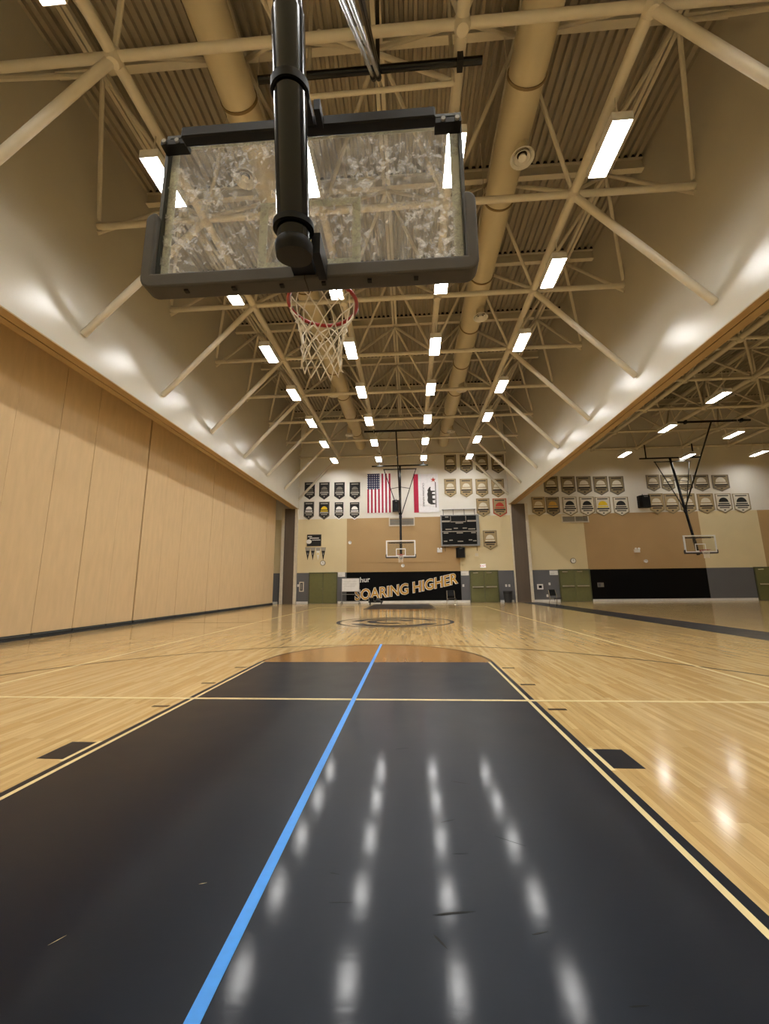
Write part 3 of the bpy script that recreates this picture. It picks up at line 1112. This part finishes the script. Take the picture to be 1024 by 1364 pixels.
# bear walking, turned with the flag: outline in (along, up) then rotated
bear = [(0, .0), (.1, 0), (.13, .17), (.3, .2), (.33, 0), (.43, 0), (.46, .2), (.66, .2), (.68, 0), (.78, 0), (.8, .22), (.92, .2), (.95, 0), (1.03, 0), (1.04, .3),
        (1.18, .34), (1.3, .3), (1.34, .36), (1.24, .46), (1.12, .52), (1.08, .56), (.95, .52), (.8, .58), (.55, .54), (.3, .58), (.1, .5), (0, .3)]
sc = fh * .46 / 1.34
MB().prism([(fwid * .02 + .62 * sc - z * sc * 1.0, fh * .20 + x * sc) for x, z in bear], -.02, -.01).build('bear', 'ink_dark', fl)
MB().box((fwid * .03 + .62 * sc, -.02, fh * .12), (fwid * .06 + .62 * sc, -.01, fh * .78)).build('ground_strip', 'ink_dark', fl)
star = [((.22 if k % 2 == 0 else .09) * math.sin(2 * PI * k / 10) * fwid * .5, (.22 if k % 2 == 0 else .09) * math.cos(2 * PI * k / 10) * fwid * .5) for k in range(10)]
MB().prism([(fwid * .30 + x, fh * .84 + z) for x, z in star], -.02, -.01).build('star', 'ink_red', fl)
tm = text_mesh('flag_lettering', 'CALIFORNIA REPUBLIC', .17, 'ink_dark')
tl = link('flag_lettering', tm, fl, (-fwid * .14, -.016, fh * .45))
tl.rotation_euler = (PI / 2, PI / 2, 0)

# wall lettering, gold on white outline
lt = thing('wall_lettering', 'big gold letters with white outline slanting up the black wall', 'lettering', (.28, YF, .95))
for nm, mtl, off, d in (('lettering_outline', 'ink_white', .05, .014), ('lettering_fill', 'ink_gold', .012, .024)):
    me = text_mesh(nm, 'SOARING HIGHER', 1., mtl, .004, off)
    xs_ = [v.co.x for v in me.vertices]
    zs_ = [v.co.y for v in me.vertices]
    wid = max(xs_) - min(xs_)
    k = (7.0 + (.08 if off > .02 else 0)) / wid
    kz = (.72 + (.06 if off > .02 else 0)) / (max(zs_) - min(zs_))
    mid = (max(xs_) + min(xs_)) / 2
    mz = (max(zs_) + min(zs_)) / 2
    for v in me.vertices:
        x, z = (v.co.x - mid) * k, (v.co.y - mz) * kz
        v.co = (x, v.co.z, z + x * .155 + .012 * x * x)
    t = link(nm, me, lt, (0, -d, 0))
t = tag(link('small_lettering', text_mesh('small_lettering', 'thur', .5, 'ink_white', .003, .006)), 'small white script word beside the rolling whiteboard', 'lettering')
t.location = (-2.62, YF - .012, 1.42)
t.rotation_euler = (PI / 2, -.06, 0)


# scoreboard
a, b_ = W(587.5, 728), W(636.7, 686)
sw, sh = b_.x - a.x, b_.z - a.z
sb = thing('scoreboard', 'black scoreboard in grey frame hung on rods over the wall', 'scoreboard', ((a.x + b_.x) / 2, YF - .02, a.z))
MB().box((-sw / 2, -.22, 0), (sw / 2, 0, sh)).build('case', 'case_grey', sb)
face = MB().box((-sw / 2 + .08, -.235, .10), (sw / 2 - .20, -.22, sh - .06)).build('face', 'screen_black', sb)
MB().box((-sw / 2 + .08, -.245, sh * .45), (sw / 2 - .20, -.235, sh * .475)).build('divider', 'ink_grey', face)
fx0, fx1 = -sw / 2 + .08, sw / 2 - .2
for u0, u1, v0, v1 in ((0.0, .24, .77, .82), (.74, 1, .77, .82), (.4, .62, .72, .75), (.10, .28, .52, .55), (.34, .46, .55, .58), (.60, .72, .55, .58), (.76, .96, .52, .55),
                       (.04, .18, .40, .43), (.42, .60, .40, .43), (.84, .97, .40, .43), (.04, .14, .14, .17), (.2, .3, .17, .2), (.44, .6, .13, .16), (.76, .86, .17, .2), (.88, .98, .14, .17), (.1, .2, .92, .95)):
    MB().box((fx0 + (fx1 - fx0) * u0, -.241, sh * v0), (fx0 + (fx1 - fx0) * u1, -.236, sh * v1)).build('caption_strip', 'ink_grey', face)
b = MB()
for u in (.26, .70):
    x = fx0 + (fx1 - fx0) * u
    b.box((x - .015, -.243, sh * .78), (x + .015, -.235, sh * .965))
b.box((fx0 + (fx1 - fx0) * .26, -.243, sh * .765), (fx0 + (fx1 - fx0) * .70, -.235, sh * .785))
b.build('clock_outline', 'ink_grey', face)
for u in (-.42, -.16, .13, .40):
    MB().tube((sw * u, -.1, sh), (sw * u, -.1, sh + .42), .016, 8).build('hanging_rod', 'black_matt', sb)
MB().box((-sw * .45, -.11, sh + .40), (sw * .43, 0, sh + .43)).build('rod_rail', 'case_grey', sb)
for u in (-.40, .42):
    MB().tube((sw * u, -.08, 0), (sw * u, -.08, -.35), .016, 8).build('lower_rod', 'black_matt', sb)


def wall_box(name, label, cat, px, mt, depth, group=None):
    """box on the far wall from a pixel rectangle; returns the Empty, width and height"""
    x0, x1, y0, y1 = px
    a, b_ = W(x0, y1), W(x1, y0)
    r_ = thing(name, label, cat, ((a.x + b_.x) / 2, YF, a.z), 0, group)
    return r_, b_.x - a.x, b_.z - a.z


def speaker(px, label):
    r_, w_, h_ = wall_box('wall_speaker', label, 'speaker', px, None, .4)
    b = MB().prism([(-w_ / 2, 0), (-w_ / 2, -.25), (-w_ / 2 * .7, -.42), (w_ / 2 * .7, -.42), (w_ / 2, -.25), (w_ / 2, 0)], 0, h_, 'XY').build('cabinet', 'black_matt', r_)
    MB().box((-w_ * .33, -.432, h_ * .06), (w_ * .33, -.42, h_ * .94)).build('grille', 'screen_black', r_)
    MB().box((-w_ * .18, -.436, h_ * .86), (w_ * .18, -.432, h_ * .9)).build('badge', 'ink_grey', r_)
    MB().tube((0, -.1, h_), (0, -.02, h_ + .15), .02, 8).build('bracket', 'black_matt', r_)


speaker((607.4, 618.5, 729.8, 743), 'black loudspeaker mounted under the scoreboard')
speaker((522.8, 532, 667.5, 682), 'black loudspeaker on the white wall between the flags')
speaker((849.6, 862.5, 661, 677), 'black loudspeaker on the white wall between two banner clusters')


def grille(px, label, n):
    r_, w_, h_ = wall_box('vent_grille', label, 'vent', px, None, .05)
    b = MB().box((-w_ / 2, -.05, 0), (w_ / 2, 0, .07)).box((-w_ / 2, -.05, h_ - .07), (w_ / 2, 0, h_))
    b.box((-w_ / 2, -.05, .07), (-w_ / 2 + .07, 0, h_ - .07)).box((w_ / 2 - .07, -.05, .07), (w_ / 2, 0, h_ - .07))
    if n > 1:
        b.box((-.03, -.05, .07), (.03, 0, h_ - .07))
    b.build('grille_frame', 'trim_pale', r_)
    for k in range(6):
        z = .09 + (h_ - .2) * k / 6
        MB().box((-w_ / 2 + .07, -.035, z), (w_ / 2 - .07, -.01, z + (h_ - .2) / 6 * .7)).build('slat', 'vent_grey', r_)


grille((518, 552, 688.8, 701), 'grey return air grille in pale frame behind the far hoop', 1)
grille((748, 783, 685.4, 696.5), 'grey double return air grille in pale frame below pale banners', 2)

# black notice with white oval, pennants
r_, w_, h_ = wall_box('notice_board', 'black notice board with white oval above the pennants', 'notice', (408.8, 428, 712, 727.8), None, .03)
MB().box((-w_ / 2, -.05, 0), (w_ / 2, -.02, h_)).build('board', 'banner_black', r_)
MB().box((-w_ * .4, -.02, h_ * .3), (w_ * .4, 0, h_ * .34)).build('mounting_rail', 'case_grey', r_)
MB().prism([(-w_ * .36 + w_ * .19 * math.cos(2 * PI * k / 24), h_ * .40 + h_ * .19 * math.sin(2 * PI * k / 24)) for k in range(24)], -.056, -.05).build('oval', 'ink_white', r_)
MB().box((-w_ * .44, -.056, h_ * .80), (-w_ * .15, -.0505, h_ * .86)).box((-w_ * .32, -.056, h_ * .66), (w_ * .34, -.0505, h_ * .72)).box((-w_ * .15, -.056, h_ * .50), (w_ * .44, -.0505, h_ * .55)).build('caption', 'ink_white', r_)
for i, (x0, x1, wht) in enumerate(((406, 413.5, 0), (413, 420, 0), (420, 427, 1), (427, 434, 0))):
    r_, w_, h_ = wall_box('pennant', ('black pennant nearest the folding partition, under the notice board', 'black pennant between another black one and the white one', 'white triangular pennant under the notice board', 'black pennant hanging right over the wall clock')[i], 'pennant', (x0, x1, 729.2, 746.3), None, .02,
                          None if wht else 'black pennants')
    MB().prism([(-w_ / 2, h_), (0, 0), (w_ / 2, h_)], -.012, 0).build('pennant_cloth', 'ink_white' if wht else 'banner_black', r_)
    MB().prism([(-w_ * .48, h_ * .99), (-w_ * .36, h_ * .74), (w_ * .36, h_ * .74), (w_ * .48, h_ * .99)], -.016, -.012).build('header', 'ink_grey', r_)
    MB().box((-w_ * .08, -.016, h_ * .42), (w_ * .08, -.012, h_ * .58)).build('mark', 'ink_yellow' if wht else 'ink_grey', r_)


def clock(px, py, label):
    c = W(px, py)
    r_ = thing('wall_clock', label, 'clock', (c.x, YF, c.z))
    MB().lathe([(.0, -.05), (.15, -.05), (.18, -.06), (.18, 0)], (0, 0, 0), (0, 1, 0), 28).build('rim', 'ink_dark', r_, True)
    MB().tube((0, -.066, 0), (0, -.052, 0), .152, 28).build('dial', 'ink_white', r_)
    MB().box((-.008, -.072, 0), (.008, -.067, .10)).build('minute_hand', 'ink_dark', r_)
    MB().box((0, -.072, -.008), (.075, -.067, .008)).build('hour_hand', 'ink_dark', r_)


clock(430, 750, 'round wall clock under the pennants beside the green door')
clock(763, 747, 'round wall clock on the cream wall past the brown jamb')


def emergency(px, py, label):
    c = W(px, py)
    r_ = thing('emergency_light', label, 'emergency light', (c.x, YF, c.z))
    MB().box((-.17, -.12, -.1), (.17, 0, .1)).build('case', 'white_gloss', r_)
    for s_ in (-1, 1):
        MB().lathe([(.0, -.1), (.06, -.1), (.075, -.03), (.04, .03)], (s_ * .1, -.1, .14), (0, 1, 0), 14).build('lamp_head', 'white_gloss', r_, True)


emergency(585.3, 733.9, 'white twin-head emergency light beside the scoreboard')
emergency(847.5, 734, 'white twin-head emergency light on the brown panel of the neighbouring bay')
for px, py, lb in ((466.4, 723, 'small pale alarm horn on the brown wall panel edge'), (536.5, 753.5, 'small pale knob fixture under the far hoop'), (858.6, 747.5, 'small pale fixture near the neighbouring hoop')):
    c = W(px, py)
    r_ = thing('alarm_horn', lb, 'alarm', (c.x, YF, c.z))
    MB().lathe([(.05, 0), (.05, -.05), (.12, -.16), (.11, -.16), (.03, -.06), (0, -.06)], (0, 0, 0), (0, 1, 0), 16).build('horn', 'white_gloss', r_, True)
    MB().box((-.08, -.01, -.08), (.08, 0, .08)).build('back_plate', 'trim_pale', r_)
# exit sign
r_, w_, h_ = wall_box('exit_sign', 'small lit exit sign above the green double doors', 'exit sign', (639.4, 646.8, 751.3, 756.4), None, .08)
MB().box((-w_ / 2, -.07, 0), (w_ / 2, 0, h_)).build('case', 'white_gloss', r_)
MB().box((-w_ / 2 + .015, -.074, .015), (w_ / 2 - .015, -.07, h_ - .015)).build('lit_face', 'exit_face', r_)
t = link('exit_lettering', text_mesh('exit_lettering', 'EXIT', .19, 'ink_red', .002, .004), r_, (0, -.077, h_ * .25))
t.rotation_euler = (PI / 2, 0, 0)
# plain white notices over the doors
for px, lb in (((450, 459.6, 762, 768.4), 'blank white card on the wall over the rolling whiteboard'), ((614, 624, 760.6, 766.5), 'blank white card on the wall next to the exit doors'),
               ((732, 742.4, 760, 766), 'blank white card on the grey wall above the stacking chair')):
    r_, w_, h_ = wall_box('wall_card', lb, 'card', px, None, .02)
    MB().box((-w_ / 2, -.02, 0), (w_ / 2, 0, h_)).build('card', 'white_gloss', r_)
    MB().box((-w_ * .4, -.023, h_ * .3), (w_ * .1, -.0205, h_ * .36)).build('print', 'ink_grey', r_)
# cabinets, plates
r_, w_, h_ = wall_box('extinguisher_cabinet', 'pale framed recessed extinguisher cabinet beside the plain green door', 'cabinet', (398.5, 404.8, 775, 788.2), None, .1)
MB().box((-w_ / 2, -.06, 0), (w_ / 2, 0, h_)).build('frame', 'trim_pale', r_)
MB().box((-w_ * .3, -.066, h_ * .1), (w_ * .3, -.06, h_ * .9)).build('glass', 'bin_grey', r_)
MB().box((-w_ * .12, -.07, h_ * .2), (w_ * .1, -.066, h_ * .8)).build('cylinder', 'ink_grey', r_)
r_, w_, h_ = wall_box('control_panel', 'white framed control panel with black screen on the grey wall', 'panel', (715.4, 722.6, 778, 785.2), None, .1)
MB().box((-w_ / 2, -.08, 0), (w_ / 2, 0, h_)).build('frame', 'white_gloss', r_)
MB().box((-w_ * .27, -.085, h_ * .25), (w_ * .27, -.08, h_ * .75)).build('screen', 'screen_black', r_)
r_, w_, h_ = wall_box('wall_box', 'pale square box on the cream wall beneath the scoreboard rod', 'box', (631, 638, 735.5, 742.5), None, .1)
MB().box((-w_ / 2, -.08, 0), (w_ / 2, 0, h_)).build('case', 'paint_cream', r_)
MB().box((-w_ * .3, -.09, h_ * .2), (w_ * .3, -.08, h_ * .8)).build('cover', 'trim_pale', r_)
r_, w_, h_ = wall_box('framed_plaque', 'small grey plaque on the black wall of the neighbouring bay', 'plaque', (796, 803.5, 776, 782), None, .03)
MB().box((-w_ / 2, -.03, 0), (w_ / 2, 0, h_)).build('frame', 'vent_grey', r_)
MB().box((-w_ * .4, -.034, h_ * .15), (-w_ * .02, -.03, h_ * .85)).build('picture', 'paint_grey', r_)
for px, py, lb in ((674, 780, 'white switch plate above the waste bin, on the exit door side'), (678.2, 780, 'white switch plate above the waste bin, on the brown jamb side'), (731.7, 777.7, 'white switch plate above the stacking chair by the jamb'),
                   (729, 793.5, 'white outlet plate low beside the stacking chair by the jamb'), (397, 780, 'white switch plate beside the extinguisher cabinet'), (617, 780, 'white switch plate beside the green exit doors')):
    c = W(px, py)
    r_ = thing('switch_plate', lb, 'switch plate', (c.x, YF, c.z), 0, 'plates over the bin' if 'waste' in lb else None)
    MB().box((-.06, -.015, -.08), (.06, 0, .08)).build('plate', 'white_gloss', r_)
    MB().box((-.015, -.025, -.03), (.015, -.015, .03)).build('toggle', 'ink_grey', r_)
cw = thing('conduit', 'thin pale conduit running across the brown panel under the far hoop', 'conduit', (0, YF, 2.75))
strut('conduit_pipe', (-2.9, YF - .015, 2.75), (2.6, YF - .015, 2.75), .012, 'paint_tan', cw, 8, (0, YF, 2.75))


# ------------------------------------------------------------------ things standing on the far floor
def chair(loc, rz, label):
    r_ = thing('stacking_chair', label, 'chair', loc, rz, None)
    for sx in (-1, 1):
        MB().path([(sx * .24, -.27, 0), (sx * .22, -.2, .42), (sx * .215, .15, .44)], .017, 8).build('front_leg', 'galvanised', r_, True)
        MB().path([(sx * .24, .26, 0), (sx * .215, .15, .44), (sx * .2, .25, .86)], .017, 8).build('rear_leg', 'galvanised', r_, True)
    s_ = MB().box((-.22, -.22, .43), (.22, .18, .465)).build('seat', 'black_matt', r_)
    bv = s_.modifiers.new('bevel', 'BEVEL')
    bv.width = .015
    bk = MB().prism([(.17, .56), (.20, .56), (.275, .88), (.245, .88)], -.21, .21, 'YZ').build('backrest', 'black_matt', r_)
    bv = bk.modifiers.new('bevel', 'BEVEL')
    bv.width = .012
    MB().tube((-.23, -.24, .14), (.23, -.24, .14), .012, 8).build('stretcher', 'galvanised', r_)


chair((2.78, 21.5, 0), .1, 'black stacking chair with chrome legs before the gold lettered wall')
chair((8.05, 20.9, 0), .35, 'black stacking chair with chrome legs near the brown jamb')

wb = thing('rolling_whiteboard', 'rolling whiteboard in silver frame standing before the black wall', 'whiteboard', (-3.46, 26.5, 0))
MB().box((-.58, -.03, .82), (.58, .03, 1.66)).build('board', 'white_gloss', wb)
MB().box((-.6, -.035, 1.66), (.6, .035, 1.69)).box((-.6, -.035, .79), (.6, .035, .82)).box((-.61, -.035, .79), (-.58, .035, 1.69)).box((.58, -.035, .79), (.61, .035, 1.69)).build('board_frame', 'case_grey', wb)
MB().box((-.5, -.035, 1.3), (.4, -.031, 1.312)).box((-.45, -.035, 1.15), (.3, -.031, 1.162)).box((-.45, -.035, 1.45), (.45, -.031, 1.46)).build('marker_lines', 'ink_grey', wb)
for sx in (-1, 1):
    MB().tube((sx * .6, 0, .1), (sx * .6, 0, .8), .022, 8).build('leg', 'case_grey', wb)
    ft = MB().box((sx * .6 - .025, -.3, .07), (sx * .6 + .025, .3, .11)).build('foot', 'case_grey', wb)
    for sy in (-.27, .27):
        MB().tube((sx * .6 - .02, sy, .035), (sx * .6 + .02, sy, .035), .035, 12).build('castor', 'black_matt', ft)
MB().tube((-.6, 0, .62), (.6, 0, .62), .02, 8).build('rail', 'case_grey', wb)
MB().box((-.6, -.1, .14), (.6, .1, .17)).build('lower_shelf', 'case_grey', wb)

tb = thing('waste_bin', 'dark grey waste bin standing beside the green exit doors', 'bin', (6.95, 26.55, 0))
MB().lathe([(0, 0), (.23, 0), (.29, .68), (.31, .68), (.31, .74), (.28, .74), (.22, .05), (0, .05)], (0, 0, 0), n=24).build('bin_body', 'bin_grey', tb, True)
MB().lathe([(.285, .60), (.297, .60), (.302, .63), (.288, .63)], (0, 0, 0), n=24).build('band', 'black_matt', tb, True)

dl = thing('equipment_dolly', 'low black equipment dolly parked in front of the gold lettering', 'dolly', (-1.65, 25.2, 0))
MB().box((-.45, -.25, .12), (.45, .25, .2)).build('deck', 'black_matt', dl)
for sx in (-.36, .36):
    for sy in (-.2, .2):
        MB().tube((sx - .025, sy, .06), (sx + .025, sy, .06), .06, 14).build('wheel', 'bin_grey', dl)
MB().box((-.38, -.2, .2), (-.12, .15, .42)).build('motor_box', 'black_matt', dl)
MB().lathe([(0, .2), (.14, .2), (.15, .3), (.08, .4), (0, .4)], (.15, 0, 0), n=18).build('reel', 'bin_grey', dl, True)
MB().path([(-.42, 0, .2), (-.48, 0, .5), (-.55, 0, .62)], .018, 8).build('handle', 'case_grey', dl)

# small sensor on the roof deck
for x, y in ((3.95, 9.9),):
    sn = thing('roof_sensor', 'small pale round sensor on the roof deck beside the duct', 'sensor', (x, y, ZD))
    MB().lathe([(.0, -.1), (.06, -.1), (.09, -.03), (.09, 0)], (0, 0, 0), n=14).build('sensor_body', 'lamp_white', sn, True)
    MB().tube((0, 0, -.13), (0, 0, -.1), .03, 10).build('sensor_eye', 'ink_dark', sn)
